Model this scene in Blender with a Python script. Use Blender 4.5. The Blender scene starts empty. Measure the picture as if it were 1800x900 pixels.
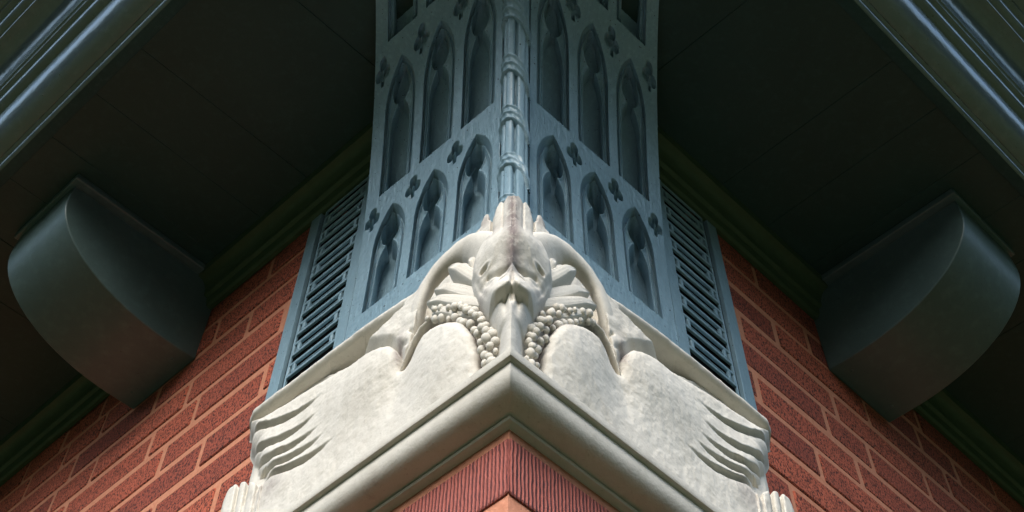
import bpy, bmesh, math, random
import numpy as np
random.seed(7); rng = np.random.default_rng(7)
R = math.radians
S = bpy.context.scene
COL = S.collection
G = 2.70                      # height of the eye-level reference above the ground
Q = 2 ** -.5

# ------------------------------------------------------------------ camera
cam_d = bpy.data.cameras.new('camera'); cam = bpy.data.objects.new('camera', cam_d); COL.objects.link(cam)
from mathutils import Matrix, Vector
fw = Vector((-0.00520534, 0.46094498, 0.88741345)); rt = Vector((0.9998601, -0.01170782, 0.01194626)); up = Vector((-0.01589624, -0.88735148, 0.46081955))
m = Matrix((rt, up, -fw)).transposed().to_4x4(); m.translation = Vector((0.002, -1.525, -1.09 + G))
cam.matrix_world = m
cam_d.sensor_width = 36; cam_d.lens = 2025 / 1800 * 36; cam_d.shift_y = -0.25
cam_d.clip_start = .02; cam_d.clip_end = 2000
S.camera = cam

# ------------------------------------------------------------------ sky, sun, exposure
SUN_EL, SUN_AZ = R(38), R(194)       # azimuth: direction the light comes from, clockwise from +Y
w = bpy.data.worlds.new('World'); S.world = w; w.use_nodes = True
nt = w.node_tree; bg = nt.nodes['Background']
sky = nt.nodes.new('ShaderNodeTexSky'); sky.sky_type = 'NISHITA'; sky.sun_disc = False
sky.sun_elevation = SUN_EL; sky.sun_rotation = SUN_AZ; sky.air_density = 1.6; sky.dust_density = 3.0; sky.ozone_density = 4.0
nt.links.new(sky.outputs[0], bg.inputs[0]); bg.inputs[1].default_value = .15
sd = bpy.data.lights.new('sun', 'SUN'); so = bpy.data.objects.new('sun', sd); COL.objects.link(so)
sd.energy = 1.25; sd.angle = R(36); sd.color = (1, .985, .965)
ld = Vector((math.sin(SUN_AZ) * math.cos(SUN_EL), math.cos(SUN_AZ) * math.cos(SUN_EL), math.sin(SUN_EL)))
so.rotation_euler = ld.to_track_quat('Z', 'Y').to_euler(); so.location = ld * 30
S.view_settings.view_transform = 'Standard'; S.view_settings.look = 'None'
S.view_settings.gamma = 1; S.view_settings.use_curve_mapping = False; S.view_settings.exposure = 1.18
S.render.engine = 'CYCLES'
S.cycles.max_bounces = 6; S.cycles.diffuse_bounces = 4

# ------------------------------------------------------------------ materials
class N:
    def __init__(s, name):
        s.m = bpy.data.materials.new(name); s.m.use_nodes = True; s.t = s.m.node_tree
        s.b = s.t.nodes['Principled BSDF']; s.co = s.t.nodes.new('ShaderNodeTexCoord')
    def l(s, a, b): s.t.links.new(a, b)
    def map(s, scale):
        n = s.t.nodes.new('ShaderNodeMapping'); n.inputs['Scale'].default_value = scale
        s.l(s.co.outputs['Object'], n.inputs[0]); return n.outputs[0]
    def noise(s, sc, det=4, vec=None, rough=.6):
        n = s.t.nodes.new('ShaderNodeTexNoise'); n.inputs['Scale'].default_value = sc; n.inputs['Detail'].default_value = det
        n.inputs['Roughness'].default_value = rough
        s.l(vec if vec is not None else s.co.outputs['Object'], n.inputs['Vector']); return n.outputs[0]
    def ramp(s, src, a, b, ca=(0, 0, 0, 1), cb=(1, 1, 1, 1)):
        n = s.t.nodes.new('ShaderNodeValToRGB'); n.color_ramp.elements[0].position = a; n.color_ramp.elements[1].position = b
        n.color_ramp.elements[0].color = ca; n.color_ramp.elements[1].color = cb; s.l(src, n.inputs[0]); return n.outputs[0]
    def mix(s, fac, a, b):
        n = s.t.nodes.new('ShaderNodeMix'); n.data_type = 'RGBA'
        for i, v in ((0, fac), (6, a), (7, b)):
            if isinstance(v, (int, float)): n.inputs[i].default_value = v
            elif isinstance(v, tuple): n.inputs[i].default_value = v + (1,) if len(v) == 3 else v
            else: s.l(v, n.inputs[i])
        return n.outputs[2]
    def math(s, op, a, b):
        n = s.t.nodes.new('ShaderNodeMath'); n.operation = op
        for i, v in enumerate((a, b)):
            if isinstance(v, (int, float)): n.inputs[i].default_value = v
            else: s.l(v, n.inputs[i])
        return n.outputs[0]
    def bump(s, h, dist, strength=1.0):
        n = s.t.nodes.new('ShaderNodeBump'); n.inputs['Distance'].default_value = dist; n.inputs['Strength'].default_value = strength
        s.l(h, n.inputs['Height']); s.l(n.outputs[0], s.b.inputs['Normal'])
    def col(s, v):
        if isinstance(v, tuple): s.b.inputs['Base Color'].default_value = v + (1,)
        else: s.l(v, s.b.inputs['Base Color'])
    def set(s, rough, spec=.5, coat=0):
        s.b.inputs['Roughness'].default_value = rough; s.b.inputs['Specular IOR Level'].default_value = spec
        s.b.inputs['Coat Weight'].default_value = coat

def paint(name, c, c2, rough, spec=.5, bump=.0006, grain=(60, 60, 60), specks=.0, speck_col=(.01, .012, .012), ior=1.5):
    n = N(name)
    v = n.map(grain)
    big = n.noise(5, 3); fine = n.noise(1, 5, v)
    base = n.mix(n.ramp(big, .35, .65), c, c2)
    base = n.mix(n.math('MULTIPLY', n.ramp(fine, .5, .75), .35), base, tuple(min(1, x * 1.6 + .01) for x in c))
    if specks:
        sp = n.noise(150, 2, None, .5)
        base = n.mix(n.ramp(sp, specks, specks + .03), base, speck_col)
    n.col(base); n.set(rough, spec); n.b.inputs['IOR'].default_value = ior
    n.bump(fine, bump)
    return n.m

M = {}
M['blue_paint'] = paint('blue_grey_paint', (.225, .335, .395), (.195, .30, .36), .30, .5, .0012, (90, 90, 30), .70)
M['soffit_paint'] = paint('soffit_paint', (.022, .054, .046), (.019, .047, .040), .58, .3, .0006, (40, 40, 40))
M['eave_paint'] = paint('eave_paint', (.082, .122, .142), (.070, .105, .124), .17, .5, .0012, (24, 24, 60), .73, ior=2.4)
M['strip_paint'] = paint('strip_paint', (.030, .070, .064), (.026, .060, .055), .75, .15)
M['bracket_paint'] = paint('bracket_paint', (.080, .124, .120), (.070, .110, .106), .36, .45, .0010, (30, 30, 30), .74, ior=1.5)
M['bed_paint'] = paint('bed_paint', (.050, .080, .038), (.042, .070, .033), .46, .4, .0008, (30, 30, 60))
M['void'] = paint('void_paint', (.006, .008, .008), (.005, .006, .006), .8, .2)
M['roofing'] = paint('roofing', (.05, .045, .04), (.04, .036, .034), .9, .2)

n = N('cream_stone')
b1 = n.noise(7, 5); b2 = n.noise(38, 4); b3 = n.noise(260, 3)
c = n.mix(n.ramp(b1, .35, .7), (.60, .57, .50), (.54, .508, .44))
c = n.mix(n.math('MULTIPLY', n.ramp(b2, .52, .75), .28), c, (.40, .355, .29))
c = n.mix(n.math('MULTIPLY', n.ramp(n.noise(14, 6, None, .75), .64, .74), .40), c, (.30, .235, .23))
c = n.mix(n.math('MULTIPLY', n.ramp(b3, .62, .72), .5), c, (.36, .32, .26))
st = n.noise(1, 4, n.map((34, 34, 5)), .6); c = n.mix(n.math('MULTIPLY', n.ramp(st, .52, .72), .20), c, (.33, .30, .225))
at = n.t.nodes.new('ShaderNodeAttribute'); at.attribute_name = 'stain'
c = n.mix(n.math('MULTIPLY', at.outputs['Fac'], n.ramp(n.noise(55, 5, None, .7), .25, .52)), c, (.17, .135, .125))
n.col(c); n.set(.8, .25); n.bump(n.math('ADD', n.math('MULTIPLY', b2, .8), n.math('MULTIPLY', b3, .35)), .0012)
M['stone'] = n.m

def brick_mat(name, sc, base1, base2, dark, thr):
    n = N(name)
    v = n.map(sc); f = n.noise(1, 3, v, .7)
    oi = n.noise(4.3, 2)
    at = n.t.nodes.new('ShaderNodeAttribute'); at.attribute_name = 'tone'
    c = n.mix(at.outputs['Fac'], base1, base2)
    c = n.mix(n.math('MULTIPLY', n.ramp(oi, .4, .65), .4), c, base2)
    c = n.mix(n.ramp(f, thr, thr + .09), c, dark)
    n.col(c); n.set(.85, .25); n.bump(n.math('MULTIPLY', f, -1), .0022)
    return n.m
M['brick'] = brick_mat('rough_red_brick', (215, 215, 150), (.55, .138, .076), (.32, .078, .050), (.060, .023, .018), .48)
n = N('combed_red_brick')
sx = n.t.nodes.new('ShaderNodeSeparateXYZ'); n.l(n.co.outputs['Object'], sx.inputs[0])
wv = n.math('MULTIPLY', n.math('ADD', n.math('SINE', n.math('ADD', n.math('MULTIPLY', sx.outputs[0], 1500.0), n.math('MULTIPLY', n.noise(45, 3), 4.5)), 0), 1.0), .5)
f = n.noise(1, 4, n.map((260, 260, 60)), .7)
dk = n.math('MULTIPLY', n.math('SUBTRACT', 1.0, wv), f)
at = n.t.nodes.new('ShaderNodeAttribute'); at.attribute_name = 'tone'
c = n.mix(at.outputs['Fac'], (.40, .112, .080), (.33, .086, .064)); c = n.mix(n.math('MULTIPLY', n.ramp(wv, .2, .9), .35), c, (.47, .17, .145))
c = n.mix(n.ramp(dk, .44, .60), c, (.06, .026, .03)); n.col(c); n.set(.8, .3)
n.bump(n.math('ADD', wv, n.math('MULTIPLY', f, .8)), .003); M['pier_brick'] = n.m
n = N('orange_mortar'); a = n.noise(90, 5); c = n.mix(n.ramp(a, .3, .7), (.60, .265, .165), (.49, .20, .115))
n.col(c); n.set(.9, .2); n.bump(a, .002); M['mortar'] = n.m
n = N('paving'); a = n.noise(3, 6); n.col(n.mix(a, (.36, .35, .32), (.26, .25, .23))); n.set(.9, .2); M['paving'] = n.m
n = N('screen_foliage'); a = n.noise(.8, 4); n.col(n.mix(a, (.03, .05, .018), (.055, .075, .025))); n.set(.8, .2); M['screen_foliage'] = n.m
n = N('lawn'); a = n.noise(30, 6); n.col(n.mix(a, (.030, .045, .015), (.045, .06, .022))); n.set(.9, .2); M['lawn'] = n.m

# ------------------------------------------------------------------ builders
# wall coordinates: s along a wall away from the corner, n out of it, z up; side -1 is the wall going left, +1 right
def P3(side, s, nn, z):
    return (side * Q * (s + nn), Q * (s - nn), z + G)
def link(name, me, mats, parent=None, smooth=False):
    for m_ in (mats if isinstance(mats, (list, tuple)) else [mats]): me.materials.append(M[m_])
    if smooth: me.shade_smooth()
    o = bpy.data.objects.new(name, me); COL.objects.link(o)
    if parent: o.parent = parent; o.matrix_parent_inverse = parent.matrix_world.inverted() if parent.matrix_world != Matrix() else Matrix()
    return o
def mesh(name, V, F, flip=False):
    me = bpy.data.meshes.new(name)
    if flip: F = [tuple(reversed(f)) for f in F]
    me.from_pydata([tuple(map(float, v)) for v in V], [], F); me.update(); return me
def thing(name, label, cat, side=None, snz=(0, 0, 0), group=None):
    o = bpy.data.objects.new(name, None); COL.objects.link(o); o.empty_display_size = .05
    o.location = P3(side or 1, *snz); o.matrix_world = Matrix.Translation(o.location)
    tag(o, label, cat, group); return o
def tag(o, label, cat, group=None, kind=None):
    if label: o['label'] = label
    if cat: o['category'] = cat
    if group: o['group'] = group
    if kind: o['kind'] = kind
    return o
def grid_mesh(name, A, side):
    """A: (nu, nv, 3) array in s, n, z."""
    nu, nv = A.shape[:2]
    s, nn, z = A[..., 0], A[..., 1], A[..., 2]
    V = np.stack([side * Q * (s + nn), Q * (s - nn), z + G], -1).reshape(-1, 3)
    i = np.arange(nu * nv).reshape(nu, nv)
    F = np.stack([i[:-1, :-1], i[1:, :-1], i[1:, 1:], i[:-1, 1:]], -1).reshape(-1, 4)
    if side < 0: F = F[:, ::-1]
    me = bpy.data.meshes.new(name)
    me.vertices.add(len(V)); me.vertices.foreach_set('co', V.ravel())
    me.loops.add(F.size); me.loops.foreach_set('vertex_index', F.ravel().astype(np.int32))
    me.polygons.add(len(F)); me.polygons.foreach_set('loop_start', np.arange(0, F.size, 4, dtype=np.int32))
    me.update(calc_edges=True); me.validate(); return me
class SB:
    """boxes and prisms in wall coordinates"""
    def __init__(s): s.V = []; s.F = []; s.tone = []; s.mi = []
    def hexa(s, pts, tone=0, mi=0):
        k = len(s.V); s.V += pts
        for f in ((0, 3, 2, 1), (4, 5, 6, 7), (0, 1, 5, 4), (1, 2, 6, 5), (2, 3, 7, 6), (3, 0, 4, 7)):
            s.F.append(tuple(k + i for i in f)); s.tone.append(tone); s.mi.append(mi)
    def box(s, s0, s1, n0, n1, z0, z1, tone=0, mi=0):
        s.hexa([(s0, n0, z0), (s1, n0, z0), (s1, n1, z0), (s0, n1, z0), (s0, n0, z1), (s1, n0, z1), (s1, n1, z1), (s0, n1, z1)], tone, mi)
    def prism(s, prof, s0, s1, closed=True, tone=0, mi=0):
        """prof: list of (n,z); s0/s1 numbers or functions of n (mitres)"""
        f0 = s0 if callable(s0) else (lambda n_: s0); f1 = s1 if callable(s1) else (lambda n_: s1)
        k = len(s.V); L_ = len(prof)
        s.V += [(f0(a), a, b) for a, b in prof] + [(f1(a), a, b) for a, b in prof]
        for i in range(L_ if closed else L_ - 1):
            j = (i + 1) % L_; s.F.append((k + i, k + j, k + L_ + j, k + L_ + i)); s.tone.append(tone); s.mi.append(mi)
        if closed:
            s.F.append(tuple(k + i for i in range(L_))); s.F.append(tuple(k + L_ + i for i in reversed(range(L_)))); s.tone += [tone] * 2; s.mi += [mi] * 2
    def build(s, name, side, mats, parent=None, bevel=0, segs=2, smooth=None):
        me = mesh(name, [P3(side, *v) for v in s.V], s.F)
        me.polygons.foreach_set('material_index', np.array(s.mi, dtype=np.int32))
        at = me.attributes.new('tone', 'FLOAT', 'FACE'); at.data.foreach_set('value', np.array(s.tone, dtype=np.float32))
        bm = bmesh.new(); bm.from_mesh(me)
        bmesh.ops.recalc_face_normals(bm, faces=bm.faces)
        bm.to_mesh(me); bm.free()
        o = link(name, me, mats, parent)
        if smooth: me.shade_smooth(); me.set_sharp_from_angle(angle=R(smooth))
        if bevel:
            b = o.modifiers.new('bevel', 'BEVEL'); b.width = bevel; b.segments = segs; b.limit_method = 'ANGLE'; b.angle_limit = R(50)
        return o
SIDES = ((-1, 'left'), (1, 'right'))
mit = lambda n_: -n_          # mitre of an outer corner: s = -n

# ------------------------------------------------------------------ ground
def sheet(name, pts, z, mat):
    me = mesh(name, [(x, y, z) for x, y in pts], [tuple(range(len(pts)))]); return tag(link(name, me, mat), None, None, None, 'structure')
sheet('ground', [(-400, -400), (400, -400), (400, 400), (-400, 400)], 0, 'lawn')
sheet('path', [(-60, -5.5), (-60, -7.2), (60, -7.2), (60, -5.5)], .004, 'paving')

def added_tree_screen():
    """an added ring of dark trees out of view, screening the low sky"""
    lr = np.random.default_rng(4); V = []; F = []
    for k in range(2200):
        a = lr.uniform(0, 2 * math.pi); r = lr.uniform(24, 30); h = lr.uniform(.3, 9) * (1 - .12 * math.sin(a * 7))
        c = np.array([r * math.cos(a), r * math.sin(a), h]); sz = lr.uniform(.9, 1.9)
        for q_ in range(5):
            d = lr.normal(size=(3, 3)); d /= np.linalg.norm(d, axis=1)[:, None]; o = lr.normal(size=3) * sz * .5
            i = len(V); V += [tuple(c + o + d[j] * sz) for j in range(3)]; F.append((i, i + 1, i + 2))
    for k in range(90):
        a = 2 * math.pi * k / 90 + lr.uniform(-.02, .02); r = lr.uniform(26, 29); i = len(V)
        for j in range(6):
            b = math.pi * j / 3; V += [(r * math.cos(a) + .3 * math.cos(b), r * math.sin(a) + .3 * math.sin(b), 0), (r * math.cos(a) + .12 * math.cos(b), r * math.sin(a) + .12 * math.sin(b), 9)]
        for j in range(6): F.append((i + 2 * j, i + 2 * ((j + 1) % 6), i + 2 * ((j + 1) % 6) + 1, i + 2 * j + 1))
    o = link('added_tree_screen', mesh('added_tree_screen', V, F), 'screen_foliage'); tag(o, 'added unseen belt of dark trees screening the low sky', 'added_tree_screen', None, 'stuff')
added_tree_screen()  # added off camera to block low sky light and darken undersides

# ------------------------------------------------------------------ brick walls
def brick_wall(side, where):
    b = SB()
    t = thing('brick_wall', f'wall of rough red brick with wide orange mortar, running off to the {where} under the dark soffit', 'wall', side, (3, 0, -G), 'brick walls either side of the corner')
    mo = SB(); mo.prism([(-.30, -G), (0, -G), (0, .72), (-.30, .72)], lambda n_: -n_, 9.0); mo.prism([(-.30, .72), (0, .72), (0, 1.70), (-.30, 1.70)], .79, 9.0)
    mo.build('mortar', side, 'mortar', t)
    pz, pl, j = .103, .404, .020
    z0 = 1.024 - pz * 36
    known = {36: [1.161, 1.355], 37: [1.237, 1.667], 38: [1.014, 1.425], 35: [1.26], 34: [1.057], 39: [1.19, 1.73], 40: [.98], 33: [1.21]}
    for k in range(42):
        z = z0 + k * pz
        if z + pz > 1.69: break
        js = list(known.get(k, [.9 + (.202 if k % 2 else 0) + random.uniform(-.03, .03)]))
        while js[0] > 0: js.insert(0, js[0] - pl + random.uniform(-.008, .008))
        while js[-1] < 9: js.append(js[-1] + (pl if random.random() > .12 else pl / 2) + random.uniform(-.008, .008))
        s_min = .02 if z < .615 else .806
        for a, c in zip(js[:-1], js[1:]):
            a += j / 2; c -= j / 2
            if c < s_min + .03: continue
            jz = random.uniform(-.002, .002); dn = random.uniform(.001, .005); tl = random.uniform(-.0015, .0015); a = max(a, s_min); h0 = z + j / 2 + jz; h1 = z + pz - j / 2 + jz
            b.hexa([(a, -.02, h0), (c, -.02, h0 + tl), (c, dn, h0 + tl), (a, dn, h0), (a, -.02, h1), (c, -.02, h1 + tl), (c, dn, h1 + tl), (a, dn, h1)], random.random() ** 1.3)
    b.build('brickwork', side, 'brick', t, .003, 1)
for sd_, wh in SIDES: brick_wall(sd_, wh)

# ------------------------------------------------------------------ brick pier under the capital
pier = thing('brick_pier', 'square pier of combed red brick under the stone cornice at the corner', 'pier', 1, (-.35, .35, -G))
pz = .098
for sd_, wh in SIDES:
    mo = SB(); mo.prism([(0.006, -G), (.358, -G), (.358, -.150), (.006, -.150)], mit, .2)
    mo.build('mortar', sd_, 'mortar', pier)
    b = SB(); z = -.170 - pz; k = 0
    while z > -G:
        s = -.361; first = True; k += 1
        L0 = .404 if (k + (sd_ > 0)) % 2 or k == 1 else .19
        while s < .19:
            L_ = L0 if first else .404
            e = min(s + L_, .2)
            a = s if first else s + .010
            if e - a > .03:
                f0 = (lambda n_: -n_) if first else a
                nn = .361 + random.uniform(-.001, .001) if not first else .361
                b.prism([(.30, z + .012), (nn, z + .012), (nn, z + pz - .012), (.30, z + pz - .012)], f0, e - .010 if e < .2 else .2, True, random.random())
            s = e; first = False
        z -= pz
    b.build('brickwork', sd_, 'pier_brick', pier, .003, 2)

# ------------------------------------------------------------------ stone capital
cap = thing('stone_capital', 'cream carved stone capital with two mirrored birds beak to beak on the corner pier', 'capital', 1, (-.35, .35, -.176))
prof = [(.20, -.169), (.364, -.169), (.3690, -.1678), (.3705, -.1655), (.3690, -.1632), (.365, -.1628)]
prof += [(.366 + .037 * math.sin(R(a)) ** .72, -.134 - .028 * math.cos(R(a)) ** .72) for a in range(3, 90, 4)]
prof += [(.4025, -.1325), (.4025, -.1295), (.409, -.1285), (.410, -.1265), (.410, -.1185), (.408, -.1165), (.385, -.112), (.20, -.112)]
for sd_, wh in SIDES:
    c = SB(); c.prism(prof, mit, .212)
    c.build('cornice', sd_, 'stone', cap, 0, 2, 32)

def seg_d(U, Z, a, b):
    ax, ay = a; bx, by = b; dx, dy = bx - ax, by - ay
    t = np.clip(((U - ax) * dx + (Z - ay) * dy) / (dx * dx + dy * dy + 1e-12), 0, 1)
    return np.hypot(U - ax - t * dx, Z - ay - t * dy), t
def tube(U, Z, pts, base, height):
    """round ridge along (u, z, r) points: base + height * circular section"""
    out = np.full(U.shape, -1.0)
    for p, q_ in zip(pts[:-1], pts[1:]):
        d, t = seg_d(U, Z, p[:2], q_[:2]); r = p[2] + t * (q_[2] - p[2])
        x = np.clip(d / r, 0, 1)
        h = np.where(d < r, base + height * np.sqrt(1 - x * x), -1.0)
        out = np.maximum(out, h)
    return out
def sdf(U, Z, poly):
    """signed distance, positive inside"""
    d = np.full(U.shape, 9.0); ins = np.zeros(U.shape, bool); k = len(poly)
    for i in range(k):
        a, b = poly[i], poly[(i + 1) % k]
        d = np.minimum(d, seg_d(U, Z, a, b)[0])
        cr = ((a[1] > Z) != (b[1] > Z)) & (U < (b[0] - a[0]) * (Z - a[1]) / (b[1] - a[1] + 1e-12) + a[0])
        ins ^= cr
    return np.where(ins, d, -d)
def smax(a, b, k=.004):
    h = np.clip(.5 + .5 * (a - b) / k, 0, 1); return b * (1 - h) + a * h + k * h * (1 - h)
def sstep(x, a, b):
    t = np.clip((x - a) / (b - a), 0, 1); return t * t * (3 - 2 * t)
def gauss(U, Z, u, z, ru, rz): return np.exp(-((U - u) / ru) ** 2 - ((Z - z) / rz) ** 2)
def vnoise(U, Z, sc, seed):
    g = np.random.default_rng(seed).random((64, 64)); x, y = U * sc, Z * sc
    xi, yi = np.floor(x).astype(int), np.floor(y).astype(int); fx, fy = x - xi, y - yi
    fx = fx * fx * (3 - 2 * fx); fy = fy * fy * (3 - 2 * fy)
    h = lambda a, b: g[a % 64, b % 64]
    return (h(xi, yi) * (1 - fx) + h(xi + 1, yi) * fx) * (1 - fy) + (h(xi, yi + 1) * (1 - fx) + h(xi + 1, yi + 1) * fx) * fy

ZB = -.125
TOP_U = [0, .004, .010, .018, .026, .031, .036, .044, .049, .055, .061, .066, .074, .097, .132, .160, .178, .205, .30, .42, .57, .60]
TOP_Z = [.211, .208, .214, .210, .215, .209, .206, .203, .209, .212, .207, .215, .238, .243, .243, .238, .212, .179, .186, .189, .192, .192]
END_Z = [-.13, .030, .044, .050, .080, .100, .106, .118, .136, .141, .148, .158, .176, .20]
END_U = [.572, .572, .566, .534, .535, .535, .540, .549, .553, .548, .549, .564, .567, .560]
FEATH = [((.370, .096), (.560, .158), .021), ((.372, .064), (.540, .110), .019), ((.360, .034), (.524, .080), .018), ((.346, .012), (.503, .053), .017), ((.322, -.010), (.486, .028), .016)]
BODY = [(.198, .037), (.200, .052), (.209, .071), (.230, .098), (.267, .118), (.317, .126), (.395, .146), (.474, .158), (.53, .168), (.565, .182),
        (.566, .166), (.552, .152), (.554, .140), (.548, .120), (.533, .106), (.533, .095), (.525, .083), (.515, .076), (.512, .062), (.500, .050), (.490, .040), (.481, .022),
        (.505, .012), (.53, .005), (.57, -.02), (.58, -.16), (.043, -.16), (.0435, -.078), (.047, -.049), (.058, -.012), (.078, .020), (.103, .047), (.127, .064), (.150, .073), (.170, .072), (.185, .058), (.193, .040)]
def relief(U, Z):
    bgd = np.full(U.shape, .362) + .0025 * (vnoise(U, Z, 60, 3) - .5)
    # light field behind the neck's outer side
    f = sdf(U, Z, [(.185, .06), (.17, .16), (.18, .176), (.218, .168), (.228, .160), (.31, .150), (.235, .10), (.212, .07), (.203, .03)])
    H = bgd + .022 * sstep(f, -.004, .010)
    # deep pocket under the arched neck
    f = sdf(U, Z, [(.06, .115), (.07, .25), (.185, .25), (.180, .150), (.182, .110), (.165, .080), (.10, .055), (.05, .04)])
    H = H - .032 * sstep(f, -.003, .006)
    # dark gap below the top rim
    f = sdf(U, Z, [(.216, .156), (.228, .166), (.30, .173), (.41, .178), (.40, .174), (.34, .150), (.30, .142), (.25, .148)])
    H = H - .030 * sstep(f, -.002, .004)
    # top rim
    H = smax(H, tube(U, Z, [(.188, .160, .012), (.21, .166, .012), (.24, .172, .010), (.30, .178, .009), (.40, .181, .009), (.58, .185, .010)], .366, .016), .003)
    # body: breast and wing
    d = sdf(U, Z, BODY); x = np.clip(d / .030, 0, 1)
    B = .356 + .028 * np.sqrt(np.clip(1 - (1 - x) ** 2, 0, 1))
    B = B + .016 * gauss(U, Z, .115, -.015, .060, .070) + .012 * gauss(U, Z, .275, .055, .080, .055) - .006 * gauss(U, Z, .200, .0, .026, .050)
    B = B + .0010 * (vnoise(U, Z, 16, 5) - .5)
    for (a, b, sag) in FEATH:
        t = np.clip((U - a[0]) / (b[0] - a[0]), 0, 1.15)
        zl = a[1] + t * (b[1] - a[1]) - sag * 4 * t * (1 - np.clip(t, 0, 1)) * .8
        dz = zl - Z
        amt = sstep(t, .0, .55) * np.where(U > a[0] - .01, 1, 0)
        B = B - .0075 * amt * np.where(dz > 0, np.exp(-dz / .009), 0) * sstep(dz, 0, .0018)
        B = B - .009 * amt * np.exp(-((dz - .0022) / .0021) ** 2)
        B = B + .003 * amt * np.where(dz < 0, np.exp(dz / .006), 0)
    H = np.where(d > 0, np.maximum(B, H), H)
    # hollow scallops along the base
    for u, r in ((.165, .030), (.295, .026), (.395, .022), (.450, .018)):
        H = H - .005 * np.exp(-((np.hypot((U - u) * .8, (Z + .120 - (u - .16) * .02) * 1.5) - r) / .005) ** 2) * (Z < -.06 + .0 * U)
    # foot with claws
    f = sdf(U, Z, [(.60, .048), (.545, .047), (.515, .034), (.470, .002), (.455, -.16), (.60, -.16)]); x = np.clip(f / .014, 0, 1)
    F_ = .362 + .026 * np.sqrt(np.clip(1 - (1 - x) ** 2, 0, 1))
    for u, zt in ((.540, .028), (.515, .012), (.487, -.004), (.470, -.012)):
        F_ = F_ - .007 * np.exp(-((U - u - .12 * (Z - zt)) / .0042) ** 2) * sstep(Z, zt - .075, zt - .05)
    H = np.where(f > 0, np.maximum(F_, H), H)
    # cord beside the breast
    H = np.maximum(H, tube(U, Z, [(.128, .080, .004), (.155, .088, .0055), (.176, .083, .0055), (.190, .066, .005), (.199, .044, .004), (.204, .030, .003)], .364, .018))
    for u, z in ((.176, .098), (.203, .072), (.192, .090)):
        H = H - .007 * np.exp(-(((U - u) * .6 + (Z - z) * .6) / .006) ** 2 - (((U - u) * -.7 + (Z - z) * .7) / .003) ** 2)
    # arched neck
    H = smax(H, tube(U, Z, [(.040, .120, .034), (.060, .150, .024)], .346, .040), .004)
    H = smax(H, tube(U, Z, [(.194, .115, .014), (.200, .095, .016), (.202, .075, .012)], .346, .034), .004)
    # smooth spine on the corner
    H = smax(H, tube(U, Z, [(0, .04, .022), (0, -.01, .019), (0, -.05, .024), (0, -.16, .036)], .352, .0460), .005)
    H = smax(H, tube(U, Z, [(.036, .060, .026), (.024, .0, .020), (.012, -.04, .018)], .352, .044), .006)
    # crest: broad ribbed leaf standing on the arris, a small leaf beside it
    f = sdf(U, Z, [(-.02, .08), (-.02, .25), (.036, .25), (.039, .200), (.044, .199), (.046, .25), (.064, .25), (.066, .198), (.076, .196), (.078, .15), (.066, .10)]); x = np.clip(f / .008, 0, 1)
    H = np.where(f > 0, smax(H, .370 + .016 * np.sqrt(np.clip(1 - (1 - x) ** 2, 0, 1)), .004), H)
    # head: forehead, brow and a wedge of a beak that overhangs the breast
    f = sdf(U, Z, [(-.03, .0), (-.03, .150), (.040, .152), (.062, .138), (.075, .112), (.077, .085), (.070, .060), (.060, .036), (.048, .012), (.040, -.004), (.030, -.010), (.010, -.010), (.001, -.004)])
    x = np.clip(f / .008, 0, 1)
    top = .394 + .014 * gauss(U, Z, .030, .100, .045, .032) + .017 * gauss(U, Z, .022, -.002, .034, .030) - .004 * gauss(U, Z, .030, .048, .04, .008)
    H = np.where(f > 0, smax(H, .372 + (top - .372) * np.sqrt(np.clip(1 - (1 - x) ** 2, 0, 1)), .003), H)
    d = np.minimum.reduce([seg_d(U, Z, p_, q_)[0] for p_, q_ in (((.070, .076), (.058, .050)), ((.058, .050), (.046, .022)), ((.046, .022), (.038, .002)))])
    H = H - .004 * np.exp(-(d / .0030) ** 2)                                         # mouth
    d = np.minimum(seg_d(U, Z, (.042, .056), (.024, .050))[0], seg_d(U, Z, (.024, .050), (.006, .050))[0]); H = H - .0045 * np.exp(-(d / .0032) ** 2)
    d = seg_d(U, Z, (.022, .026), (.014, .030))[0]; H = H - .004 * np.exp(-(d / .0022) ** 2)   # nostril
    H = H - .006 * np.exp(-(U / .0035) ** 2) * sstep(Z, -.03, -.012) * (1 - sstep(Z, .010, .050))
    # eye socket
    e = np.hypot((U - .051) / 1.8, Z - .071 + .18 * (U - .051)); H = H - .010 * np.exp(-(e / .0027) ** 2) + .0016 * np.exp(-((e - .0058) / .0020) ** 2)
    H = H - .0022 * np.exp(-((U - .0195) / .0022) ** 2) * sstep(Z, .115, .14) - .005 * np.exp(-((U - .041) / .0025) ** 2) * sstep(Z, .13, .15) - .003 * np.exp(-((U - .0) / .0025) ** 2) * sstep(Z, .09, .12)
    H = H + .0012 * (vnoise(U, Z, 90, 9) - .5) + .0006 * (vnoise(U, Z, 240, 11) - .5)
    return H
def at_u(u, h, z): return (u - h, h, z)

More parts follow.
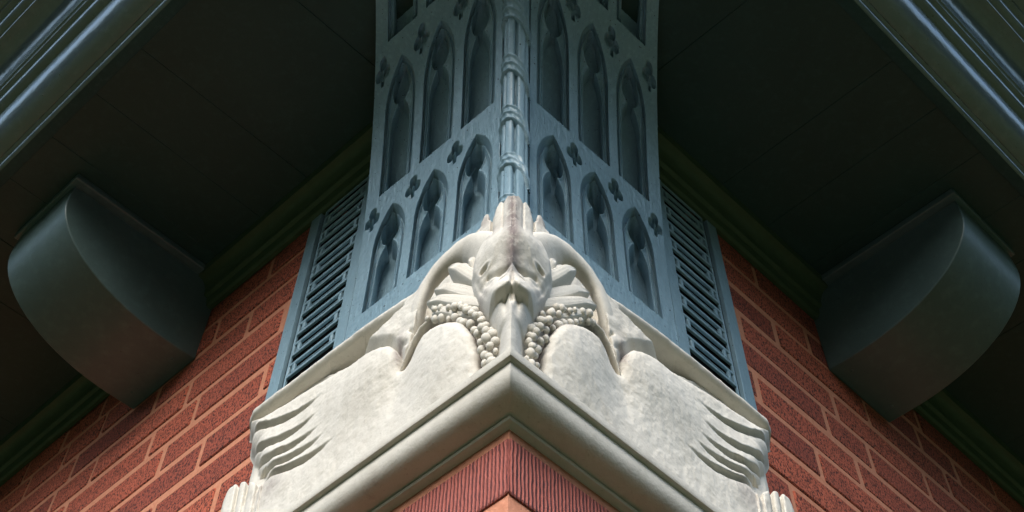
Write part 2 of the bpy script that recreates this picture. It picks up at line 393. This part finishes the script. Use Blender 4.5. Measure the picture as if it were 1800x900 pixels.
GROW = 'pair of carved birds on the capital'
NU, NV = 400, 240
for sd_, wh in SIDES:
    a = np.linspace(0, 1, NU)[:, None] ** 1.0 * np.ones((1, NV)); b = np.linspace(0, 1, NV)[None, :] * np.ones((NU, 1))
    z0 = ZB + b * (.19 - ZB); U = a * np.interp(z0, END_Z, END_U); Z = ZB + b * (np.interp(U, TOP_U, TOP_Z) - ZB)
    wob = .0035 * (vnoise(U + .3 * (sd_ + 2), Z, 11, 50 + sd_) - .5)
    H = relief(U + wob * sstep(U, .08, .2), Z + wob * sstep(U, .06, .2) * .8)
    # stone is a touch rounded at its end arris
    H = H - .006 * np.exp(-((np.interp(z0, END_Z, END_U) - U) / .005) ** 2)
    A = np.stack([U - H, H, Z], -1)
    # top, end: wrap back to the wall so that the block is solid
    ext = [A]
    tp = A[:, -1:, :].copy(); rows = []
    for nb_, dz in ((.33, .0), (.30, -.004), (.012, -.012)):
        r = tp.copy(); r[..., 1] = nb_; r[..., 0] = U[:, -1:] - nb_ if nb_ > .1 else np.minimum(U[:, -1:] - nb_, .215); r[..., 2] = np.minimum(tp[..., 2] + dz, .20 if nb_ > .1 else .172); rows.append(r)
    A = np.concatenate([A] + rows, 1)
    ed = A[-1:, :, :].copy(); r1 = ed.copy(); r1[..., 1] = np.minimum(ed[..., 1], .33); r1[..., 0] = np.minimum(ed[..., 0], .215)
    r2 = r1.copy(); r2[..., 1] = .012
    A = np.concatenate([A, r1, r2], 0)
    me = grid_mesh('carved_bird', A, sd_)
    # weather stains: rust-brown run down the arris under the crest, blotches at the brow and at the wing's shoulder
    ST = .95 * np.exp(-(U / .014) ** 2) * sstep(Z, .0, .06) + .6 * gauss(U, Z, .040, .150, .022, .020) * (1 if sd_ < 0 else .35) + .55 * gauss(U, Z, .055, .198, .014, .016)
    ST = ST + .8 * gauss(U, Z, .214, .066, .009, .030) + .5 * gauss(U, Z, .300, .128, .03, .006) + .5 * np.exp(-((U - .46) / .03) ** 2 - ((Z + .01) / .03) ** 2) + .55 * gauss(U, Z, .075, .030, .030, .016)
    dch = np.minimum.reduce([seg_d(U, Z, p_, q_)[0] for p_, q_ in (((.150, .076), (.120, .058)), ((.120, .058), (.088, .030)), ((.088, .030), (.060, -.010)), ((.060, -.010), (.048, -.045)), ((.048, -.045), (.044, -.085)))])
    ST = ST + .9 * np.exp(-(dch / .009) ** 2)
    sa = np.zeros(A.shape[:2], np.float32); sa[:NU, :NV] = np.clip(ST, 0, 1)
    at_ = me.attributes.new('stain', 'FLOAT', 'POINT'); at_.data.foreach_set('value', sa.ravel())
    # the arched neck stands free of the block: a swept tube joined to the body mesh
    NP = np.array([(.038, .120, .366, .030), (.050, .140, .371, .0285), (.070, .168, .374, .0215), (.090, .183, .375, .018), (.112, .1895, .375, .0165), (.135, .188, .375, .016), (.158, .180, .374, .0165), (.176, .163, .373, .0175), (.187, .138, .371, .0185), (.195, .108, .366, .0185), (.200, .082, .358, .016)])
    ti = np.linspace(0, len(NP) - 1, 70); PT = np.stack([np.interp(ti, np.arange(len(NP)), NP[:, i_]) for i_ in range(4)], -1)
    for _ in range(3): PT[1:-1] = (PT[:-2] + 2 * PT[1:-1] + PT[2:]) / 4
    TG = np.gradient(PT[:, :2], axis=0); TG /= np.linalg.norm(TG, axis=1)[:, None]
    ph = np.linspace(0, 2 * np.pi, 29)
    nu_ = PT[:, None, 0] - TG[:, None, 1] * np.cos(ph) * PT[:, None, 3]; nz_ = PT[:, None, 1] + TG[:, None, 0] * np.cos(ph) * PT[:, None, 3]; nn_ = PT[:, None, 2] + np.sin(ph) * PT[:, None, 3] * .85
    nn_ += .0012 * (vnoise(nu_, nz_, 70, 14) - .5)
    tube_me = grid_mesh('neck', np.stack([nu_ - nn_, nn_, nz_], -1), sd_)
    bm = bmesh.new(); bm.from_mesh(me); bm.from_mesh(tube_me); bm.to_mesh(me); bm.free(); bpy.data.meshes.remove(tube_me)
    bird = link('carved_bird', me, 'stone', cap, True); me.set_sharp_from_angle(angle=R(60))
    # leaves under the neck
    leaves = [((.048, .074), (.084, .134), .0090, .000), ((.036, .058), (.124, .142), .0105, .005), ((.030, .040), (.150, .126), .0100, .000), ((.032, .026), (.163, .106), .0092, .003), ((.046, .022), (.150, .082), .0085, -.002), ((.040, .066), (.104, .144), .0080, -.004)]
    for (p, q_, wd, lift) in leaves:
        p = np.array(p); q_ = np.array(q_); L_ = np.linalg.norm(q_ - p); dr = (q_ - p) / L_; pr = np.array([-dr[1], dr[0]])
        tt = (1 - np.cos(np.linspace(0, np.pi, 30))) / 2; ww = np.sin(np.linspace(-np.pi / 2, np.pi / 2, 17))
        A = np.zeros((30, 17, 3))
        for i, t in enumerate(tt):
            wdt = wd * max(0, np.sin(np.pi * (.16 + .84 * t ** 1.25))) ** .75 + .0003
            for k_, x in enumerate(ww):
                c_ = p + dr * t * L_ + pr * x * wdt
                bl = min(1, 1.4 * wdt / wd); h = .364 + lift + .011 * bl * np.sqrt(max(0, 1 - x * x)) + .024 * t ** .8 - .0035 * np.exp(-(x / .12) ** 2) + .0012 * np.cos(x * 9) - .006 * bl * (abs(x) > .97) 
                A[i, k_] = at_u(c_[0], h, c_[1])
        link('leaf', grid_mesh('leaf', A, sd_), 'stone', bird, True)
    # strings of berries between leaves and breast
    ch = [(.158, .092), (.127, .073), (.098, .049), (.073, .022), (.053, -.008), (.041, -.038), (.034, -.064), (.033, -.090)]
    cum = np.cumsum([0] + [math.dist(ch[i], ch[i + 1]) for i in range(len(ch) - 1)])
    lr = random.Random(3 + sd_)
    for row, (off, n_b) in enumerate(((.0095, 14), (-.0080, 16), (.0005, 15))):
        for i in range(n_b):
            t = cum[-1] * (i + .5 + .33 * row) / n_b; u = np.interp(t, cum, [c_[0] for c_ in ch]); z = np.interp(t, cum, [c_[1] for c_ in ch])
            u2 = np.interp(t + .004, cum, [c_[0] for c_ in ch]); z2 = np.interp(t + .004, cum, [c_[1] for c_ in ch])
            dx, dz = u2 - u, z2 - z; l_ = math.hypot(dx, dz) or 1; u += -dz / l_ * off; z += dx / l_ * off
            u += lr.uniform(-.003, .003); z += lr.uniform(-.003, .003); r = lr.uniform(.0038, .0064)
            bm = bmesh.new(); bmesh.ops.create_uvsphere(bm, u_segments=14, v_segments=9, radius=r)
            s_, n_, z_ = at_u(u, .383 + (.002, .003, .007)[row], z); x, y, zz = P3(sd_, s_, n_, z_)
            kx, ky, kz = lr.uniform(.85, 1.15), lr.uniform(.85, 1.15), lr.uniform(-.14, .14)
            for v in bm.verts: v.co = Vector((v.co.x * kx, v.co.y * ky, v.co.z * 1.08)) + Vector((v.co.y, v.co.z, v.co.x)) * kz + Vector((x, y, zz))
            me = bpy.data.meshes.new('berry'); bm.to_mesh(me); bm.free(); link('berry', me, 'stone', bird, True)
    bm = bmesh.new(); bmesh.ops.create_uvsphere(bm, u_segments=14, v_segments=10, radius=.0028)
    x, y, zz = P3(sd_, *at_u(.050, relief(np.array([.051]), np.array([.071]))[0] + .0006, .071))
    for v in bm.verts: v.co += Vector((x, y, zz))
    me = bpy.data.meshes.new('eye'); bm.to_mesh(me); bm.free(); link('eye', me, 'stone', bird, True)

# ------------------------------------------------------------------ corner post: a coved, painted post with tracery
N0, Z0, CA, CB, PW = .02, 1.0, .42, .63, .530
th = np.linspace(0, math.pi / 2, 1500)
pn = np.concatenate([[N0], N0 + CA * (1 - np.cos(th))]); pzv = np.concatenate([[Z0 - .85], Z0 + CB * np.sin(th)])
pv = np.concatenate([[0], np.cumsum(np.hypot(np.diff(pn), np.diff(pzv)))]); pv -= pv[1]
VMAX = pv[-1]
def cove(v, d):
    n_ = np.interp(v, pv, pn); z_ = np.interp(v, pv, pzv); e = .004
    tn = np.interp(v + e, pv, pn) - np.interp(v - e, pv, pn); tz = np.interp(v + e, pv, pzv) - np.interp(v - e, pv, pzv)
    l_ = np.hypot(tn, tz) + 1e-9
    return n_ + d * tz / l_, z_ - d * tn / l_
def lancet(U, V, uc, vb, va, w_):
    """positive inside a pointed arch with its apex at va"""
    Rr = 2.3 * w_; rise = math.sqrt(Rr * Rr - (Rr - w_) ** 2); vs = va - rise
    x = np.abs(U - uc)
    arch = Rr - np.hypot(x + (Rr - w_), V - vs)
    body = np.minimum(w_ - x, V - vb)
    return np.where(V > vs, arch, body)
def tracery(U, V):
    D = np.zeros(U.shape)
    for k in range(0, 3):
        vb0 = -.105 + .368 * k
        va = vb0 + .312
        for j in range(3):
            uc = .130 + .1475 * j
            o = lancet(U, V, uc, vb0, va, .057)
            D = D - .021 * sstep(o, -.0008, .0018)
            i1 = lancet(U, V, uc, vb0 + .004, va - .016, .042)
            D = D + .009 * np.exp(-((o - .010) / .0026) ** 2)                      # roll along the opening
            # inner light with cusps: lower light and trefoil head
            lw = lancet(U, V, uc, vb0 + .004, va - .085, .035)
            hd = np.maximum(np.maximum(.031 - np.hypot(U - uc, V - (va - .062)), .022 - np.hypot(U - uc, V - (va - .036))), lw)
            cus = np.maximum(hd, -9)
            D = D - .040 * sstep(cus, -.0008, .0020) * (i1 > -.01)
            D = D + .0035 * np.exp(-((cus + .003) / .0022) ** 2) * (o > .004)
        for j in range(1, 4):                                                          # pierced trefoils in the spandrels
            uc = .056 + .1475 * j; vc = va + .004
            tr = np.maximum.reduce([
                .0130 - np.hypot(U - uc, V - vc - .013), .0130 - np.hypot(U - uc - .014, V - vc + .009), .0130 - np.hypot(U - uc + .014, V - vc + .009), np.minimum(.0055 - np.abs(U - uc), .016 - np.abs(V - vc + .020))])
            D = D - .022 * sstep(tr, -.0012, .0022)
    D = D - .018 * sstep(.0035 - np.abs(U - .044), -.001, .001)                            # quirk beside the roll
    D = D * (1 - sstep(V, VMAX - .055, VMAX - .052)) + .008 * sstep(V, VMAX - .046, VMAX - .040)
    D = D + .0008 * (vnoise(U, V, 110, 21) - .5) + .0007 * (vnoise(U * 5, V, 60, 22) - .5)
    return D
post = thing('corner_post', 'blue grey corner post with rows of pointed arch tracery rising behind the stone birds', 'post', 1, (0, 0, .17))
NU, NV = 440, 860
for sd_, wh in SIDES:
    us = np.linspace(0, PW, NU); vs = np.linspace(-.62, VMAX, NV)
    U, V = np.meshgrid(us, vs, indexing='ij'); D = tracery(U, V)
    n_, z_ = cove(V, D)
    A = np.stack([U - n_, n_, z_], -1)
    # outer return of the face, back to the wall
    e = A[-1:].copy(); n2, z2 = cove(V[-1:], np.full(V[-1:].shape, -.09)); e[..., 0] = PW - np.interp(V[-1:], pv, pn); e[..., 1] = n2; e[..., 2] = z2
    A = np.concatenate([A, e], 0)
    me = grid_mesh('tracery_panel', A, sd_); link('tracery_panel', me, 'blue_paint', post, True); me.set_sharp_from_angle(angle=R(70))
# roll on the arris, with leaf bands
def diag(v, lat, out):
    """point on the corner line: lat along world x, out along the outward normal in the diagonal plane"""
    n_ = np.interp(v, pv, pn); z_ = np.interp(v, pv, pzv); e = .004
    ty = -(np.interp(v + e, pv, pn) - np.interp(v - e, pv, pn)) * 2 ** .5; tz = np.interp(v + e, pv, pzv) - np.interp(v - e, pv, pzv)
    l_ = np.hypot(ty, tz) + 1e-9
    return lat, -n_ * 2 ** .5 - out * tz / l_, z_ + out * ty / l_
def roll_mesh(name, v0, v1, nv, rf):
    ph = np.linspace(-R(118), R(118), 60); vs = np.linspace(v0, v1, nv); V, PH = np.meshgrid(vs, ph, indexing='ij')
    r = rf(V, PH); x, y, z = diag(V, r * np.sin(PH), r * np.cos(PH) - .012)
    i = np.arange(V.size).reshape(V.shape); F = np.stack([i[:-1, :-1], i[:-1, 1:], i[1:, 1:], i[1:, :-1]], -1).reshape(-1, 4)
    return mesh(name, np.stack([x, y, z + G], -1).reshape(-1, 3), [tuple(map(int, f)) for f in F])
def shaft_r(V, PH):
    r = .031 - .017 * np.exp(-(PH / .13) ** 2) - .004 * np.exp(-((np.abs(PH) - .95) / .10) ** 2)
    return r + .0006 * (vnoise(PH * .03, V, 130, 31) - .5)
roll = link('corner_roll', roll_mesh('corner_roll', -.60, VMAX, 260, shaft_r), 'blue_paint', post, True)
for vc in (-.163, -.012, .150, .297, .437, .570, .70):
    def band(V, PH, vc=vc):
        s_ = V - vc + .026 * PH + .024 * (PH * .9) ** 2 - .012            # slopes round the shaft like a twisted ribbon
        s_ = s_ + .003 * (vnoise(PH * .06 + 1, V, 60, int(vc * 1000) % 50 + 40) - .5)
        e = sstep(s_, -.034, -.029) * (1 - sstep(s_, .018, .023))
        lip = .0055 * np.exp(-((s_ + .027) / .0042) ** 2) + .0048 * np.exp(-((s_ + .006) / .0040) ** 2) + .0040 * np.exp(-((s_ - .014) / .0036) ** 2)
        vein = .0010 * np.sin(PH * 13 + s_ * 150)
        return np.where(e > .02, .024 + e * (.0085 + lip + vein), .017)
    b = link('leaf_band', roll_mesh('leaf_band', vc - .075, vc + .05, 90, band), 'blue_paint', roll, True)

# ------------------------------------------------------------------ lattice panels beside the post
for sd_, wh in SIDES:
    t = thing('lattice_panel', f'blue grey louvred lattice panel between the corner post and the {wh} brick wall', 'louvre', sd_, (.66, 0, .725), 'louvred panels either side of the post')
    f = SB()
    f.box(.755, .797, .003, .016, .725, 1.60); f.box(.737, .7435, .003, .010, .725, 1.60)
    f.box(.524, .562, .003, .013, .725, 1.60); f.box(.5625, .7365, .003, .010, 1.56, 1.60); f.box(.5625, .7365, .003, .0115, .725, .7495)
    f.build('frame', sd_, 'blue_paint', t, .0015, 2)
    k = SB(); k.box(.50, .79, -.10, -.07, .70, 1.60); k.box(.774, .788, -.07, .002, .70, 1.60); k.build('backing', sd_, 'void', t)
    g = SB(); z = .75; i = 0
    while z < 1.55:
        g.box(.563, .7365, .0035, .0105, z, z + .009)                       # bar
        g.box(.563, .7365, .0035, .0105, z + .035, z + .044)
        z1 = z + .0092
        # solid ends of the short slot leave a small hole beside each
        g.box(.563, .568, .0035, .0105, z1, z1 + .0256); g.box(.578, .588, .0035, .0105, z1, z1 + .0256)
        g.box(.712, .722, .0035, .0105, z1, z1 + .0256); g.box(.732, .7365, .0035, .0105, z1, z1 + .0256)
        g.hexa([(.588, -.006, z1 + .020), (.712, -.006, z1 + .020), (.712, .0075, z1 + .006), (.588, .0075, z1 + .006),
                (.588, -.006, z1 + .0225), (.712, -.006, z1 + .0225), (.712, .0088, z1 + .008), (.588, .0088, z1 + .008)])
        z += .070
    g.build('grille', sd_, 'blue_paint', t, .001, 1)

# ------------------------------------------------------------------ eave brackets
bp = [(0, 1.3265), (.05, 1.3255), (.10, 1.325)] + [(.10 + .44 * math.sin(R(a)), 1.565 - .240 * math.cos(R(a))) for a in range(5, 91, 5)] + [(.540, 1.618), (0, 1.618)]
for sd_, wh in SIDES:
    t = thing('eave_bracket', f'dark green rounded timber bracket under the eave on the {wh} brick wall', 'bracket', sd_, (1.41, 0, 1.3265), 'rounded brackets under the eaves')
    b = SB(); b.prism([(.003 if a == 0 else a, z) for a, z in bp], 1.265, 1.553)
    b.build('body', sd_, 'bracket_paint', t, .003, 2, 25)
    c = SB(); c.box(1.238, 1.558, .003, .556, 1.6185, 1.6395); c.build('cap', sd_, 'bracket_paint', t, .004, 2)
    for s_ in (1.31, 1.50):
        pl = SB(); pl.box(s_ - .004, s_ + .004, .045, .053, 1.3225, 1.330); pl.build('nail_head', sd_, 'bracket_paint', t, .002, 2)

# ------------------------------------------------------------------ roof eave
eave = thing('roof_eave', 'dark green overhanging eave with boarded soffit and glossy crown mouldings', 'eave', 1, (0, 0, 1.64))
FS = [(.684, 1.655), (.684, 1.6385), (.688, 1.6360), (.704, 1.6345), (.7195, 1.6345), (.7195, 1.655)]
EP = [(.720, 1.655), (.720, 1.6348), (.727, 1.6365), (.7315, 1.641), (.733, 1.6465), (.733, 1.652), (.742, 1.654), (.744, 1.660)]
EP += [(.746 + .076 * math.sin(R(a)), 1.738 - .078 * math.cos(R(a))) for a in range(0, 91, 6)]
EP += [(.8225, 1.744), (.838, 1.746), (.846, 1.749), (.851, 1.756), (.852, 1.766), (.851, 1.774), (.866, 1.777), (.868, 1.782), (.868, 1.790)]
EP += [(.874 + .080 * (1 - math.cos(R(a))), 1.792 + .085 * math.sin(R(a))) for a in range(0, 91, 6)]
EP += [(.964, 1.878), (.966, 1.881), (.966, 1.892), (.982, 1.894), (.989, 1.898), (.993, 1.906), (.994, 1.920), (1.012, 1.923), (1.014, 1.93)]
EP += [(1.016 + .06 * math.sin(R(a)), 1.99 - .058 * math.cos(R(a))) for a in range(0, 91, 10)] + [(1.10, 1.992), (1.102, 2.03), (1.06, 2.06), (.720, 1.90)]
SE = 9.0
for sd_, wh in SIDES:
    b = SB(); b.prism(EP, mit, SE); b.build('crown_moulding', sd_, 'eave_paint', eave, 0, 2, 38)
    b = SB(); b.prism(FS, mit, SE); b.build('fascia_strip', sd_, 'strip_paint', eave, 0, 2, 30)
    # soffit boards run from wall to eave
    b = SB(); s = -.70; lr = random.Random(5)
    while s < SE:
        wd = lr.choice((.21, .21, .42)); a0, a1 = s + .0004, s + wd - .0004; zz = 1.640 + lr.uniform(-.0003, .0003)
        if a1 > -.69:
            n_hi = .690
            lo = lambda n_, a=a0: max(a, -n_); hi = lambda n_, a=a1: max(a, -n_)
            if a0 < 0:
                pts = []
                na, nb_ = max(.0, -a0), max(.0, -a1)
                k_ = len(b.V); V4 = [(a1, nb_), (a1, n_hi), (max(a0, -n_hi), n_hi)] + ([(a0, -a0)] if -a0 < n_hi else [])
                if a1 > 0: V4 = [(a1, 0), (a1, n_hi), (a0, n_hi), (a0, -a0), (0, 0)]
                m_ = len(V4)
                b.V += [(x, y, zz) for x, y in V4] + [(x, y, zz + .018) for x, y in V4]
                b.F.append(tuple(k_ + i for i in range(m_))); b.F.append(tuple(k_ + m_ + i for i in reversed(range(m_))))
                b.tone += [0, 0]; b.mi += [0, 0]
                for i in range(m_):
                    j = (i + 1) % m_; b.F.append((k_ + i, k_ + j, k_ + m_ + j, k_ + m_ + i)); b.tone.append(0); b.mi.append(0)
            else: b.box(a0, a1, 0, n_hi, zz, zz + .018)
        s += wd
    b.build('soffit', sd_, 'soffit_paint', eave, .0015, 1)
    bm_ = [(.006, 1.522), (.018, 1.522), (.026, 1.528), (.030, 1.540), (.032, 1.552), (.042, 1.556)] + [(.044 + .030 * (1 - math.cos(R(a))), 1.558 + .050 * math.sin(R(a))) for a in range(0, 91, 15)] + [(.082, 1.610), (.084, 1.6385), (.006, 1.6385)]
    b = SB(); b.prism(bm_, mit, SE); b.build('bed_moulding', sd_, 'bed_paint', eave, 0, 2, 30)
    b = SB(); b.prism([(1.10, 2.032), (1.10, 2.06), (-6, 6.1), (-6, 5.9), (.68, 1.92)], mit, SE); b.build('roof_slope', sd_, 'roofing', eave)
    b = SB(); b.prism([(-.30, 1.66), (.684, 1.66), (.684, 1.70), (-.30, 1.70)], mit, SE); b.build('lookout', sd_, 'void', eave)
